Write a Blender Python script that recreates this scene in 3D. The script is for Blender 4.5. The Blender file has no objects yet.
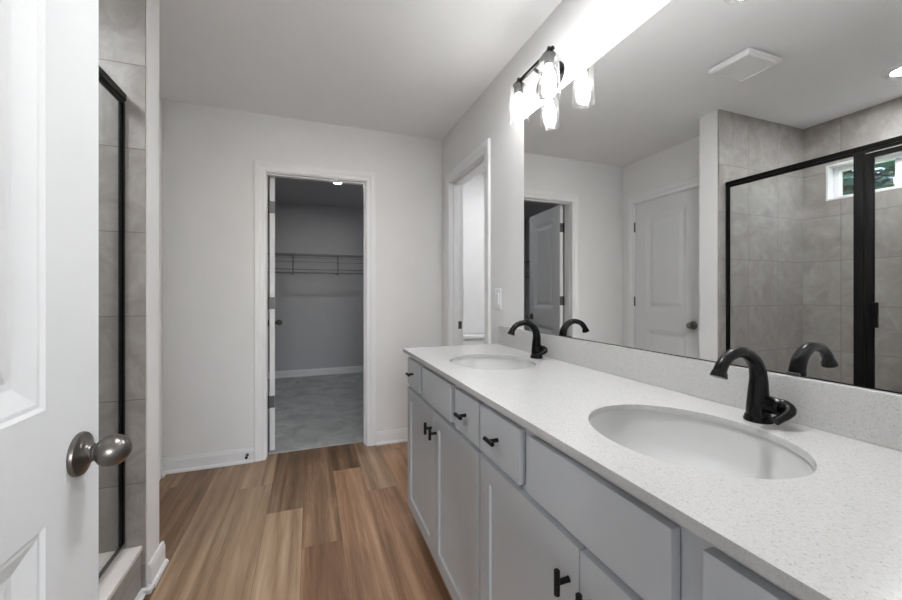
import bpy, bmesh, math, random
from mathutils import Vector, Matrix
random.seed(7)
C = bpy.context.scene.collection
S = bpy.context.scene
PI = math.pi

# ------------------------------------------------------------------ camera
cam = bpy.data.cameras.new('camera')
cam.sensor_width = 36.0
cam.lens = 382.2 / 902 * 36
cam.shift_y = -6.5 / 902
cam.clip_start = 0.02
co = bpy.data.objects.new('camera', cam)
C.objects.link(co)
co.location = (0, 0, 1.173)
co.rotation_euler = (PI / 2, 0, math.radians(-20.29))
S.camera = co

# ------------------------------------------------------------------ view, world
S.view_settings.view_transform = 'Standard'
S.view_settings.look = 'None'
S.view_settings.gamma = 1
S.view_settings.use_curve_mapping = False
S.view_settings.exposure = 1.85
w = bpy.data.worlds.new('sky')
S.world = w
w.use_nodes = True
wn = w.node_tree.nodes
sk = wn.new('ShaderNodeTexSky')
sk.sky_type = 'NISHITA'
sk.sun_disc = False
sk.sun_elevation = math.radians(40)
sk.sun_rotation = math.radians(200)
w.node_tree.links.new(sk.outputs[0], wn['Background'].inputs[0])
wn['Background'].inputs[1].default_value = 0.22

BULB = 14.0        # vanity bulbs
CAN_SHOWER = 115.0
CAN_CLOSET = 52.0
CAN_FILL = 140.0   # added fill light in the bathroom ceiling, unseen above the frame
WC_LAMP = 130.0


def area(name, loc, rot, sx, sy, power, col=(1, 1, 1)):
    l = bpy.data.lights.new(name, 'AREA')
    l.shape = 'RECTANGLE'
    l.size, l.size_y, l.energy, l.color = sx, sy, power, col
    o = bpy.data.objects.new(name, l)
    o.location, o.rotation_euler = loc, rot
    C.objects.link(o)


sun = bpy.data.lights.new('sun', 'SUN')
sun.energy = 6.0
sun.angle = math.radians(0.6)
so_ = bpy.data.objects.new('sun', sun)
so_.rotation_euler = (math.radians(-42), math.radians(10), 0)   # from over the house, on the trees outside
C.objects.link(so_)

# added area light standing in for daylight from the unseen bedroom
area('bedroom_fill', (0.2, -3.9, 1.5), (PI / 2, 0, 0), 1.8, 1.4, 22, (0.95, 0.97, 1.0))

# ------------------------------------------------------------------ materials


def base_mat(name):
    m = bpy.data.materials.new(name)
    m.use_nodes = True
    nt = m.node_tree
    return m, nt, nt.nodes['Principled BSDF']


def N(nt, typ, **kw):
    n = nt.nodes.new(typ)
    for k, v in kw.items():
        setattr(n, k, v)
    return n


def mathn(nt, op, a, b=None):
    n = N(nt, 'ShaderNodeMath', operation=op)
    for i, v in enumerate((a, b)):
        if v is None:
            continue
        if isinstance(v, (int, float)):
            n.inputs[i].default_value = v
        else:
            nt.links.new(v, n.inputs[i])
    return n.outputs[0]


def ramp(nt, fac, stops):
    r = N(nt, 'ShaderNodeValToRGB')
    e = r.color_ramp.elements
    while len(e) < len(stops):
        e.new(0.5)
    for el, (p, c) in zip(e, stops):
        el.position = p
        el.color = (*c, 1) if len(c) == 3 else c
    nt.links.new(fac, r.inputs[0])
    return r.outputs[0]


def noise(nt, vec, scale, detail=3, rough=0.5, dist=0.0):
    n = N(nt, 'ShaderNodeTexNoise')
    n.inputs['Scale'].default_value = scale
    n.inputs['Detail'].default_value = detail
    n.inputs['Roughness'].default_value = rough
    n.inputs['Distortion'].default_value = dist
    if vec is not None:
        nt.links.new(vec, n.inputs['Vector'])
    return n.outputs[0]


def position(nt):
    return N(nt, 'ShaderNodeNewGeometry').outputs['Position']


def bump(nt, bs, h, strength, dist=0.001):
    b = N(nt, 'ShaderNodeBump')
    b.inputs['Strength'].default_value = strength
    b.inputs['Distance'].default_value = dist
    nt.links.new(h, b.inputs['Height'])
    nt.links.new(b.outputs[0], bs.inputs['Normal'])


def paint(name, col, rough=0.5, var=0.02, bumpy=0.15, scale=300, spec=0.4):
    m, nt, bs = base_mat(name)
    p = position(nt)
    f = noise(nt, p, 6, 2)
    a = tuple(max(0, c - var) for c in col)
    b = tuple(min(1, c + var) for c in col)
    nt.links.new(ramp(nt, f, [(0.3, a), (0.7, b)]), bs.inputs['Base Color'])
    bs.inputs['Roughness'].default_value = rough
    bs.inputs['Specular IOR Level'].default_value = spec
    if bumpy:
        bump(nt, bs, noise(nt, p, scale, 2), bumpy, 0.0004)
    return m


def metal(name, col, rough, brushed=True):
    m, nt, bs = base_mat(name)
    p = position(nt)
    bs.inputs['Metallic'].default_value = 1
    bs.inputs['Roughness'].default_value = rough
    f = noise(nt, p, 160 if brushed else 12, 3)
    nt.links.new(ramp(nt, f, [(0.3, tuple(c * .88 for c in col)), (0.7, col)]), bs.inputs['Base Color'])
    return m


M = {}
M['wall'] = paint('wall_paint', (0.775, 0.768, 0.760), 0.7, 0.008, 0.2)
M['ceiling'] = paint('ceiling_paint', (0.88, 0.88, 0.88), 0.8, 0.008, 0.25)
M['trim'] = paint('trim_paint', (0.80, 0.80, 0.80), 0.35, 0.006, 0.0)
M['door'] = paint('door_paint', (0.70, 0.705, 0.71), 0.5, 0.006, 0.06, 180)
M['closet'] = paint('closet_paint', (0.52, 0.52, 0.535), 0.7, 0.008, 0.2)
M['cab'] = paint('cabinet_paint', (0.55, 0.57, 0.595), 0.38, 0.006, 0.0)
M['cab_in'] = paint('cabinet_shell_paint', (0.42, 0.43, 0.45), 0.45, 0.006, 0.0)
M['black'] = paint('matte_black', (0.004, 0.004, 0.004), 0.4, 0.001, 0, spec=0.25)
M['porcelain'] = paint('porcelain', (0.80, 0.80, 0.79), 0.08, 0.003, 0, spec=0.5)
M['plastic'] = paint('white_plastic', (0.82, 0.82, 0.82), 0.35, 0.004, 0)
M['curb'] = paint('curb_top_white', (0.74, 0.70, 0.67), 0.35, 0.015, 0)
M['nickel'] = metal('satin_nickel', (0.205, 0.19, 0.178), 0.30)
M['steel'] = metal('hinge_steel', (0.12, 0.12, 0.12), 0.5)
M['chrome'] = metal('satin_chrome', (0.55, 0.54, 0.53), 0.22)
M['basin'] = paint('basin_glaze_shaded', (0.60, 0.60, 0.59), 0.28, 0.003, 0, spec=0.35)  # porcelain darkened to carry the shade inside the bowls
M['wire'] = paint('wire_coating', (0.22, 0.22, 0.23), 0.4, 0.004, 0)


def bronze():
    m, nt, bs = base_mat('oil_rubbed_bronze')
    p = position(nt)
    nt.links.new(ramp(nt, noise(nt, p, 25, 3), [(0.3, (0.0018, 0.0016, 0.0015)), (0.75, (0.0045, 0.004, 0.0037))]), bs.inputs['Base Color'])
    bs.inputs['Metallic'].default_value = 0.0
    bs.inputs['Roughness'].default_value = 0.2
    bs.inputs['Specular IOR Level'].default_value = 0.22
    return m


M['bronze'] = bronze()


def frame_metal():
    m, nt, bs = base_mat('dark_bronze_frame')
    p = position(nt)
    nt.links.new(ramp(nt, noise(nt, p, 40, 3), [(0.3, (0.0022, 0.0018, 0.0016)), (0.75, (0.0042, 0.0035, 0.0032))]), bs.inputs['Base Color'])
    bs.inputs['Metallic'].default_value = 0.0
    bs.inputs['Roughness'].default_value = 0.35
    bs.inputs['Specular IOR Level'].default_value = 0.22
    return m


M['frame'] = frame_metal()


def mirror_mat():
    m, nt, bs = base_mat('mirror_silver')
    bs.inputs['Base Color'].default_value = (0.93, 0.94, 0.94, 1)
    bs.inputs['Metallic'].default_value = 1
    bs.inputs['Roughness'].default_value = 0.0
    return m


M['mirror'] = mirror_mat()


def thin_glass(name, tint, refl=1.0, bloom=0.0):
    m, nt, bs = base_mat(name)
    nt.nodes.remove(bs)
    out = nt.nodes['Material Output']
    t = N(nt, 'ShaderNodeBsdfTransparent')
    t.inputs[0].default_value = (*tint, 1)
    g = N(nt, 'ShaderNodeBsdfGlossy')
    g.inputs['Roughness'].default_value = 0.02
    lw = N(nt, 'ShaderNodeLayerWeight')      # facing is symmetric: a thin sheet reflects alike from both sides
    lw.inputs[0].default_value = 0.5
    fr = mathn(nt, 'ADD', mathn(nt, 'MULTIPLY', mathn(nt, 'POWER', lw.outputs['Facing'], 4.0), 0.75 * refl), 0.05 * refl)
    mx = N(nt, 'ShaderNodeMixShader')
    nt.links.new(fr, mx.inputs[0])
    nt.links.new(t.outputs[0], mx.inputs[1])
    nt.links.new(g.outputs[0], mx.inputs[2])
    if bloom:      # translucent share imitates the bulb's bloom in the glass
        tr = N(nt, 'ShaderNodeBsdfTranslucent')
        tr.inputs[0].default_value = (0.95, 0.95, 0.95, 1)
        m2 = N(nt, 'ShaderNodeMixShader')
        m2.inputs[0].default_value = bloom
        nt.links.new(mx.outputs[0], m2.inputs[1])
        nt.links.new(tr.outputs[0], m2.inputs[2])
        mx = m2
    nt.links.new(mx.outputs[0], out.inputs[0])
    return m


M['glass'] = thin_glass('clear_shower_glass', (0.985, 0.988, 0.986), 0.55)
M['shade'] = thin_glass('clear_shade_glass', (0.985, 0.985, 0.985), 0.7, 0.012)
M['pane'] = thin_glass('window_glass', (0.93, 0.95, 0.94), 0.8)


def emit(name, col, s):
    m, nt, bs = base_mat(name)
    bs.inputs['Base Color'].default_value = (0.9, 0.9, 0.9, 1)
    bs.inputs['Emission Color'].default_value = (*col, 1)
    bs.inputs['Emission Strength'].default_value = s
    return m


WARM = (1.0, 0.985, 0.97)
M['bulb'] = emit('glowing_bulb', WARM, BULB)
M['can_shower'] = emit('led_lens_shower', (0.93, 0.97, 1.0), CAN_SHOWER)
M['can_closet'] = emit('led_lens_closet', (0.95, 0.97, 1.0), CAN_CLOSET)
M['can_fill'] = emit('led_lens_fill', (0.97, 0.985, 1.0), CAN_FILL)
M['can_wc'] = emit('led_lens_toilet_room', (0.95, 0.97, 1.0), WC_LAMP)


def quartz():
    m, nt, bs = base_mat('white_quartz')
    p = position(nt)
    v = N(nt, 'ShaderNodeTexVoronoi')
    v.inputs['Scale'].default_value = 210
    nt.links.new(p, v.inputs['Vector'])
    d = v.outputs['Distance']
    sel = mathn(nt, 'GREATER_THAN', N(nt, 'ShaderNodeSeparateColor').outputs[0], 0.5)
    sc = [n for n in nt.nodes if n.bl_idname == 'ShaderNodeSeparateColor'][0]
    nt.links.new(v.outputs['Color'], sc.inputs[0])
    [n for n in nt.nodes if n.bl_idname == 'ShaderNodeMath'][0].inputs[1].default_value = 0.86
    small = mathn(nt, 'LESS_THAN', d, 0.30)
    fleck = mathn(nt, 'MULTIPLY', sel, small)
    v2 = N(nt, 'ShaderNodeTexVoronoi')
    v2.inputs['Scale'].default_value = 420
    nt.links.new(p, v2.inputs['Vector'])
    basec = ramp(nt, v2.outputs['Color'], [(0.0, (0.46, 0.455, 0.445)), (0.35, (0.53, 0.523, 0.512)), (1.0, (0.575, 0.567, 0.557))])
    mx = N(nt, 'ShaderNodeMix', data_type='RGBA')
    nt.links.new(mathn(nt, 'MULTIPLY', fleck, 0.38), mx.inputs[0])
    nt.links.new(basec, mx.inputs[6])
    mx.inputs[7].default_value = (0.20, 0.18, 0.165, 1)
    nt.links.new(mx.outputs[2], bs.inputs['Base Color'])
    bs.inputs['Roughness'].default_value = 0.16
    bs.inputs['Specular IOR Level'].default_value = 0.45
    return m


M['quartz'] = quartz()


def tile(name, axis, off):
    """square stone-look tile, stack bond; axis 0: runs along x, 1: runs along y"""
    m, nt, bs = base_mat(name)
    p = position(nt)
    sp = N(nt, 'ShaderNodeSeparateXYZ')
    nt.links.new(p, sp.inputs[0])
    cb = N(nt, 'ShaderNodeCombineXYZ')
    nt.links.new(mathn(nt, 'ADD', sp.outputs[axis], 20 * .3265 - off), cb.inputs[0])
    nt.links.new(mathn(nt, 'ADD', mathn(nt, 'MINIMUM', sp.outputs[2], 2.25), 20 * .3265 - 0.432), cb.inputs[1])
    br = N(nt, 'ShaderNodeTexBrick')
    br.offset = 0
    br.squash = 1
    br.inputs['Scale'].default_value = 1
    br.inputs['Mortar Size'].default_value = 0.0018
    br.inputs['Mortar Smooth'].default_value = 0.1
    br.inputs['Brick Width'].default_value = 0.3265
    br.inputs['Row Height'].default_value = 0.3265
    br.inputs['Color1'].default_value = (0.0, 0.0, 0.0, 1)
    br.inputs['Color2'].default_value = (1, 1, 1, 1)
    br.inputs['Mortar'].default_value = (0.5, 0.5, 0.5, 1)
    nt.links.new(cb.outputs[0], br.inputs['Vector'])
    # each tile shifts the stone pattern
    ad = N(nt, 'ShaderNodeVectorMath', operation='ADD')
    mu = N(nt, 'ShaderNodeVectorMath', operation='MULTIPLY')
    nt.links.new(br.outputs['Color'], mu.inputs[0])
    mu.inputs[1].default_value = (3, 3, 3)
    nt.links.new(p, ad.inputs[0])
    nt.links.new(mu.outputs[0], ad.inputs[1])
    n1 = noise(nt, ad.outputs[0], 7.5, 8, 0.66, 0.9)
    c = ramp(nt, n1, [(0.28, (0.27, 0.245, 0.228)), (0.5, (0.35, 0.325, 0.305)), (0.72, (0.44, 0.415, 0.392))])
    mx = N(nt, 'ShaderNodeMix', data_type='RGBA')
    nt.links.new(br.outputs['Fac'], mx.inputs[0])
    nt.links.new(c, mx.inputs[6])
    mx.inputs[7].default_value = (0.20, 0.185, 0.17, 1)
    nt.links.new(mx.outputs[2], bs.inputs['Base Color'])
    bs.inputs['Roughness'].default_value = 0.42
    bump(nt, bs, mathn(nt, 'SUBTRACT', 1.0, br.outputs['Fac']), 0.6, 0.0015)
    return m


M['tile_x'] = tile('shower_tile_end', 0, -0.905)
M['tile_y'] = tile('shower_tile_back', 1, 1.60)


def planks():
    m, nt, bs = base_mat('oak_plank')
    at = N(nt, 'ShaderNodeAttribute', attribute_name='plank')
    sc = N(nt, 'ShaderNodeSeparateColor')
    nt.links.new(at.outputs['Color'], sc.inputs[0])
    tone, rnd, warm = sc.outputs
    p = position(nt)
    mp = N(nt, 'ShaderNodeMapping')
    mp.inputs['Scale'].default_value = (1, 0.05, 1)
    ad = N(nt, 'ShaderNodeVectorMath', operation='ADD')
    cb = N(nt, 'ShaderNodeCombineXYZ')
    nt.links.new(mathn(nt, 'MULTIPLY', rnd, 37.0), cb.inputs[0])
    nt.links.new(mathn(nt, 'MULTIPLY', rnd, 91.0), cb.inputs[1])
    nt.links.new(p, ad.inputs[0])
    nt.links.new(cb.outputs[0], ad.inputs[1])
    nt.links.new(ad.outputs[0], mp.inputs[0])
    v = mp.outputs[0]
    g1 = noise(nt, v, 11, 6, 0.58, 0.5)        # broad figure
    g2 = noise(nt, v, 190, 4, 0.65, 0.1)        # fine grain
    wv = N(nt, 'ShaderNodeTexWave', wave_type='RINGS', rings_direction='Y')
    wv.inputs['Scale'].default_value = 3.2
    wv.inputs['Distortion'].default_value = 14.0
    wv.inputs['Detail'].default_value = 2
    wv.inputs['Detail Scale'].default_value = 1.2
    nt.links.new(v, wv.inputs['Vector'])
    g3 = noise(nt, v, 36, 5, 0.6, 0.4)         # lengthwise streaks
    f = mathn(nt, 'ADD', mathn(nt, 'MULTIPLY', g1, 0.60), mathn(nt, 'MULTIPLY', g2, 0.20))
    f = mathn(nt, 'ADD', f, mathn(nt, 'MULTIPLY', g3, 0.42))
    f = mathn(nt, 'ADD', mathn(nt, 'SUBTRACT', f, 0.165), mathn(nt, 'MULTIPLY', wv.outputs[1], 0.10))
    f = mathn(nt, 'ADD', f, mathn(nt, 'MULTIPLY', mathn(nt, 'SUBTRACT', tone, 0.5), 0.60))
    c = ramp(nt, f, [(0.22, (0.105, 0.058, 0.029)), (0.42, (0.215, 0.128, 0.073)), (0.58, (0.355, 0.232, 0.142)), (0.82, (0.54, 0.39, 0.265))])
    hs = N(nt, 'ShaderNodeMix', data_type='RGBA', blend_type='MULTIPLY')
    hs.inputs[0].default_value = 1
    wr = ramp(nt, warm, [(0.0, (0.95, 1.0, 1.02)), (1.0, (1.07, 0.925, 0.87))])
    nt.links.new(c, hs.inputs[6])
    nt.links.new(wr, hs.inputs[7])
    nt.links.new(hs.outputs[2], bs.inputs['Base Color'])
    bs.inputs['Roughness'].default_value = 0.42
    bs.inputs['Specular IOR Level'].default_value = 0.35
    bump(nt, bs, g2, 0.12, 0.0006)
    return m


M['plank'] = planks()


def carpet(name, c0, c1):
    m, nt, bs = base_mat(name)
    p = position(nt)
    f = mathn(nt, 'ADD', mathn(nt, 'MULTIPLY', noise(nt, p, 5, 4, 0.6, 0.8), 0.6), mathn(nt, 'MULTIPLY', noise(nt, p, 140, 3), 0.4))
    nt.links.new(ramp(nt, f, [(0.33, c0), (0.68, c1)]), bs.inputs['Base Color'])
    bs.inputs['Roughness'].default_value = 1
    bs.inputs['Specular IOR Level'].default_value = 0.05
    bump(nt, bs, noise(nt, p, 260, 3, 0.7), 1.0, 0.006)
    return m


M['carpet'] = carpet('grey_carpet', (0.38, 0.38, 0.38), (0.70, 0.70, 0.69))


def leafmat(name, a, b):
    m, nt, bs = base_mat(name)
    p = position(nt)
    nt.links.new(ramp(nt, noise(nt, p, 4, 4), [(0.3, a), (0.7, b)]), bs.inputs['Base Color'])
    bs.inputs['Roughness'].default_value = 0.6
    return m


M['leaf'] = leafmat('green_leaves', (0.03, 0.09, 0.02), (0.10, 0.22, 0.05))
M['leaf2'] = leafmat('blue_green_needles', (0.02, 0.075, 0.045), (0.06, 0.16, 0.10))
M['bark'] = leafmat('bark', (0.10, 0.055, 0.025), (0.28, 0.15, 0.07))
M['grass'] = leafmat('lawn', (0.06, 0.11, 0.03), (0.13, 0.18, 0.06))
M['soil'] = leafmat('russet_leaves', (0.28, 0.12, 0.03), (0.48, 0.24, 0.07))

# ------------------------------------------------------------------ mesh helpers


def merge(bm, tmp):
    me = bpy.data.meshes.new('tmp')
    tmp.to_mesh(me)
    tmp.free()
    bm.from_mesh(me)
    bpy.data.meshes.remove(me)


def box(bm, x0, x1, y0, y1, z0, z1, bev=0.0, seg=2):
    t = bmesh.new()
    bmesh.ops.create_cube(t, size=1)
    for v in t.verts:
        v.co = Vector(((x0 + x1) / 2 + v.co.x * (x1 - x0), (y0 + y1) / 2 + v.co.y * (y1 - y0), (z0 + z1) / 2 + v.co.z * (z1 - z0)))
    if bev:
        bmesh.ops.bevel(t, geom=t.edges[:], offset=bev, segments=seg, profile=0.5, affect='EDGES')
    merge(bm, t)


def B(*boxes, bev=0.0, seg=2):
    bm = bmesh.new()
    for b in boxes:
        box(bm, *b, bev=bev, seg=seg)
    return bm


def lathe(bm, prof, mat=None, n=32, sx=1, sy=1):
    """prof: list of (r, z) revolved around local z"""
    mat = mat or Matrix()
    rows = []
    for r, z in prof:
        if r < 1e-6:
            rows.append([bm.verts.new(mat @ Vector((0, 0, z)))])
        else:
            rows.append([bm.verts.new(mat @ Vector((r * sx * math.cos(2 * PI * i / n), r * sy * math.sin(2 * PI * i / n), z))) for i in range(n)])
    for a, b in zip(rows, rows[1:]):
        for i in range(n):
            j = (i + 1) % n
            q = [a[i % len(a)], a[j % len(a)], b[j % len(b)], b[i % len(b)]]
            u = []
            for v in q:
                if v not in u:
                    u.append(v)
            if len(u) > 2:
                bm.faces.new(u)


def tube(bm, pts, rad, n=16, caps=True):
    pts = [Vector(p) for p in pts]
    if not isinstance(rad, (list, tuple)):
        rad = [rad] * len(pts)
    rows = []
    up = None
    for i, p in enumerate(pts):
        d = (pts[min(i + 1, len(pts) - 1)] - pts[max(i - 1, 0)]).normalized()
        if up is None:
            up = d.orthogonal().normalized()
        else:
            up = (up - d * up.dot(d)).normalized()
        s = d.cross(up)
        rows.append([bm.verts.new(p + (up * math.cos(2 * PI * k / n) + s * math.sin(2 * PI * k / n)) * rad[i]) for k in range(n)])
    for a, b in zip(rows, rows[1:]):
        for k in range(n):
            bm.faces.new((a[k], a[(k + 1) % n], b[(k + 1) % n], b[k]))
    if caps:
        bm.faces.new(rows[0][::-1])
        bm.faces.new(rows[-1])


def smooth_path(pts, rad, k=6):
    """Catmull-Rom through points with radii"""
    P = [Vector(p) for p in pts]
    out, ro = [], []
    for i in range(len(P) - 1):
        a, b, c, d = P[max(i - 1, 0)], P[i], P[i + 1], P[min(i + 2, len(P) - 1)]
        for s in range(k):
            t = s / k
            out.append(0.5 * ((2 * b) + (c - a) * t + (2 * a - 5 * b + 4 * c - d) * t * t + (3 * b - a - 3 * c + d) * t ** 3))
            ro.append(rad[i] * (1 - t) + rad[i + 1] * t)
    out.append(P[-1])
    ro.append(rad[-1])
    return out, ro


def obj(name, bm, mat, parent=None, smooth=False, label=None):
    bmesh.ops.recalc_face_normals(bm, faces=bm.faces[:])
    me = bpy.data.meshes.new(name)
    if parent is not None:
        off = Vector((0, 0, 0))
        q = parent
        while q is not None:
            off += Vector(q.location)
            q = q.parent
        bmesh.ops.translate(bm, verts=bm.verts[:], vec=-off)
    bm.to_mesh(me)
    bm.free()
    for m in (mat if isinstance(mat, list) else [mat]):
        me.materials.append(m)
    if smooth:
        for p in me.polygons:
            p.use_smooth = True
        try:
            me.set_sharp_from_angle(angle=math.radians(38))
        except Exception:
            pass
    o = bpy.data.objects.new(name, me)
    C.objects.link(o)
    if parent is not None:
        o.parent = parent
    if label:
        o['label'] = label
    return o


def tag(o, label, cat, group=None, kind=None):
    o['label'] = label
    o['category'] = cat
    if group:
        o['group'] = group
    if kind:
        o['kind'] = kind
    return o


def thing(name, label, cat, loc=(0, 0, 0), group=None, kind=None):
    o = bpy.data.objects.new(name, None)
    o.empty_display_size = 0.05
    C.objects.link(o)
    o.location = loc
    return tag(o, label, cat, group, kind)


def struct(name, bm, mat, label, cat, smooth=False):
    return tag(obj(name, bm, mat, None, smooth), label, cat, None, 'structure')


def dup(root, loc, label=None):
    r = root.copy()
    C.objects.link(r)
    r.location = loc
    if label:
        r['label'] = label
    for ch in list(root.children):
        c = ch.copy()
        C.objects.link(c)
        c.parent = r
        for g in ch.children:
            d = g.copy()
            C.objects.link(d)
            d.parent = c
    return r


# ------------------------------------------------------------------ room dimensions
XR, YB, XL, H = 1.0241, 2.9885, -0.8992, 2.44
YW = 0.070                       # bathroom face of the entry wall
SY1, SY2, SX = 1.8247, 1.9653, -0.603   # stub wall between shower and bath
SXB = -1.537                     # tiled back wall of the shower
CX0, CX1 = -0.289, 0.405         # closet door opening
WY0, WY1 = 2.158, 2.797          # toilet room opening
LY0, LY1 = 2.172, 2.835          # closed door in the left wall
DH = 2.033
T = 0.115

# floor of individual planks in one surface
def floor_mesh():
    bm = bmesh.new()
    lay = bm.loops.layers.float_color.new('plank')
    W = 0.18
    known = {  # column: (joint y, (tone, warm) before the joint, (tone, warm) beyond)
        -4: (2.75, (0.42, .35), (0.45, .2)),
        -3: (1.47, (0.56, .1), (0.33, .3)),
        -2: (1.45, (0.5, .2), (0.57, .15)),
        -1: (2.585, (0.60, .15), (0.66, .3)),
        0: (2.246, (0.70, .2), (0.36, .1)),
        1: (1.888, (0.40, .8), (0.34, .4)),
        2: (2.636, (0.58, .8), (0.22, .3)),
        3: (2.30, (0.50, .85), (0.56, .25)),
    }
    rnd = random.Random(3)
    for c in range(-5, 14):
        x0 = -0.215 + (c) * W
        x1 = x0 + W
        if c in known:
            j, a, b = known[c]
        else:
            j, a, b = rnd.uniform(0, 3.5), (rnd.uniform(.3, .7), rnd.random()), (rnd.uniform(.3, .7), rnd.random())
        ends = [j - 1.52 * 3, j - 1.52 * 2, j - 1.52, j, j + 1.52, j + 3.04]
        for k, (ya, yb) in enumerate(zip(ends, ends[1:])):
            lo, hi = max(ya, -0.03), min(yb, 3.62 if x0 > 1.03 else 3.075)
            xa, xb = max(x0, -0.91), min(x1, 2.15)
            if hi - lo < 0.01 or xb - xa < 0.005:
                continue
            t, wm = a if k == 2 else b if k == 3 else (rnd.uniform(.3, .7), rnd.random())
            # one quad per plank with a hairline bevel gap
            e = 0.0008
            r = rnd.random()
            zs = 0.0
            vs = [bm.verts.new(v) for v in ((xa + e, lo + e, zs), (xb - e, lo + e, zs), (xb - e, hi - e, zs), (xa + e, hi - e, zs))]
            f = bm.faces.new(vs)
            for lp in f.loops:
                lp[lay] = (t, r, wm, 1)
    # subfloor under the planks, seen only as the hairline gaps
    n0 = len(bm.faces)
    vs = [bm.verts.new(v) for v in ((-1.7, -0.03, -0.0015), (2.15, -0.03, -0.0015), (2.15, 3.62, -0.0015), (-1.7, 3.62, -0.0015))]
    vb = [bm.verts.new((v.co.x, v.co.y, -0.06)) for v in vs]
    fs = [bm.faces.new(vs), bm.faces.new(vb[::-1])] + [bm.faces.new((vs[i], vb[i], vb[(i + 1) % 4], vs[(i + 1) % 4])) for i in range(4)]
    for f in fs:
        for lp in f.loops:
            lp[lay] = (0.12, 0.3, 0.4, 1)
    return bm


struct('floor', floor_mesh(), M['plank'], 'brown oak-look plank floor running towards the closet doorway', 'floor')
struct('floor_closet', B((-1.5, 1.05, 3.075, 5.8, -0.06, 0.006)), M['carpet'], 'grey carpet on the floor of the closet', 'floor')
struct('floor_bedroom', B((-2.5, 2.5, -4.1, -0.03, -0.06, 0.004)), M['carpet'], 'carpeted floor behind the entry doorway', 'floor')
struct('ceiling', B((-1.75, 1.139, -0.045, 3.0, H, H + 0.08), (1.139, 2.3, 1.4, 3.75, H, H + 0.08)), M['ceiling'], 'flat light grey bathroom ceiling', 'ceiling')
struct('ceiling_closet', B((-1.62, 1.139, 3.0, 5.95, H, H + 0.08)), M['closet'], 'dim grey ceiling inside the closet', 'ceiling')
struct('ceiling_bedroom', B((-2.6, 2.6, -4.2, -0.045, H, H + 0.08)), M['ceiling'], 'ceiling of the room behind the entry doorway', 'ceiling')

struct('wall_right', B((XR, XR + T, -0.045, WY0 - 0.018, 0, H), (XR, XR + T, WY1 + 0.018, YB, 0, H), (XR, XR + T, WY0 - 0.018, WY1 + 0.018, DH + 0.018, H)),
       M['wall'], 'pale grey wall behind the vanity mirror', 'wall')
struct('wall_back', B((-1.6, CX0 - 0.018, YB, YB + T, 0, H), (CX1 + 0.018, XR + T, YB, YB + T, 0, H), (CX0 - 0.018, CX1 + 0.018, YB, YB + T, DH + 0.018, H)),
       M['wall'], 'pale grey far wall around the closet doorway', 'wall')
struct('wall_left', B((XL - T, XL, SY2, LY0 - 0.018, 0, H), (XL - T, XL, LY1 + 0.018, YB, 0, H), (XL - T, XL, LY0 - 0.018, LY1 + 0.018, DH + 0.018, H)),
       M['wall'], 'pale grey left wall around the closed two-panel door', 'wall')
struct('wall_stub', B((SXB - 0.2, SX, SY1 + 0.012, SY2, 0, H)), M['wall'], 'white wall end jutting out beside the shower', 'wall')
struct('wall_shower_end', B((SXB, SX - 0.004, SY1, SY1 + 0.012, 0.0, H)), M['tile_x'], 'grey stone-look tiled end wall of the shower', 'wall')
WN = (1.000, 1.684, 1.853, 2.112)   # shower window opening y0,y1,z0,z1 at the tile face
struct('wall_shower_back', B((SXB - 0.012, SXB, 0.30, WN[0], 0, H), (SXB - 0.012, SXB, WN[1], SY1, 0, H), (SXB - 0.012, SXB, WN[0], WN[1], 0, WN[2]), (SXB - 0.012, SXB, WN[0], WN[1], WN[3], H)),
       M['tile_y'], 'grey stone-look tiled back wall of the shower with the window', 'wall')
xo = SXB - 0.16
struct('wall_exterior', B((xo, SXB - 0.012, -0.02, WN[0], 0, H), (xo, SXB - 0.012, WN[1], SY2, 0, H), (xo, SXB - 0.012, WN[0], WN[1], 0, WN[2]), (xo, SXB - 0.012, WN[0], WN[1], WN[3], H)),
       M['trim'], 'outside wall behind the shower tile', 'wall')
struct('wall_shower_near', B((SXB, SX, 0.290, 0.300, 0, H)), M['tile_x'], 'tiled near end of the shower behind the open entry door', 'wall')
struct('wall_front', B((SXB, -0.403, -0.045, YW, 0, H), (0.403, XR, -0.045, YW, 0, H), (-0.403, 0.403, -0.045, YW, DH + 0.02, H), (SXB, SX, YW, 0.290, 0, H)),
       M['wall'], 'entry wall around the doorway the view is taken from', 'wall')
struct('wall_light_block', B((-1.737, -1.6, SY2, YB + T, 0, H)), M['closet'], 'added unseen wall shutting out light behind the closed left door', 'wall')  # added to stop outdoor light leaking round the closed door
# closet shell
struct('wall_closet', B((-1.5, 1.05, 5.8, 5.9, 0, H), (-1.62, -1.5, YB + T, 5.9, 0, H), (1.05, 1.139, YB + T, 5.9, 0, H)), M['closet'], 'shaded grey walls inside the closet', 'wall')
# toilet room shell
struct('wall_toilet_room', B((XR + T, 2.25, 3.62, 3.72, 0, H), (2.15, 2.25, 1.4, 3.62, 0, H), (XR + T, 2.25, 1.4, 1.5, 0, H)), M['wall'], 'pale walls of the toilet room beyond the side doorway', 'wall')
# room behind the camera
struct('wall_bedroom', B((-2.6, -2.5, -4.1, -0.045, 0, H), (2.5, 2.6, -4.1, -0.045, 0, H), (-2.6, -0.7, -4.2, -4.1, 0, H), (1.1, 2.6, -4.2, -4.1, 0, H), (-0.7, 1.1, -4.2, -4.1, 0, 0.8), (-0.7, 1.1, -4.2, -4.1, 2.2, H),
                         (-2.6, SXB, -0.045, YW, 0, H), (XR + T, 2.6, -0.045, YW, 0, H)),
       M['wall'], 'walls of the room behind the entry doorway', 'wall')


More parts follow.
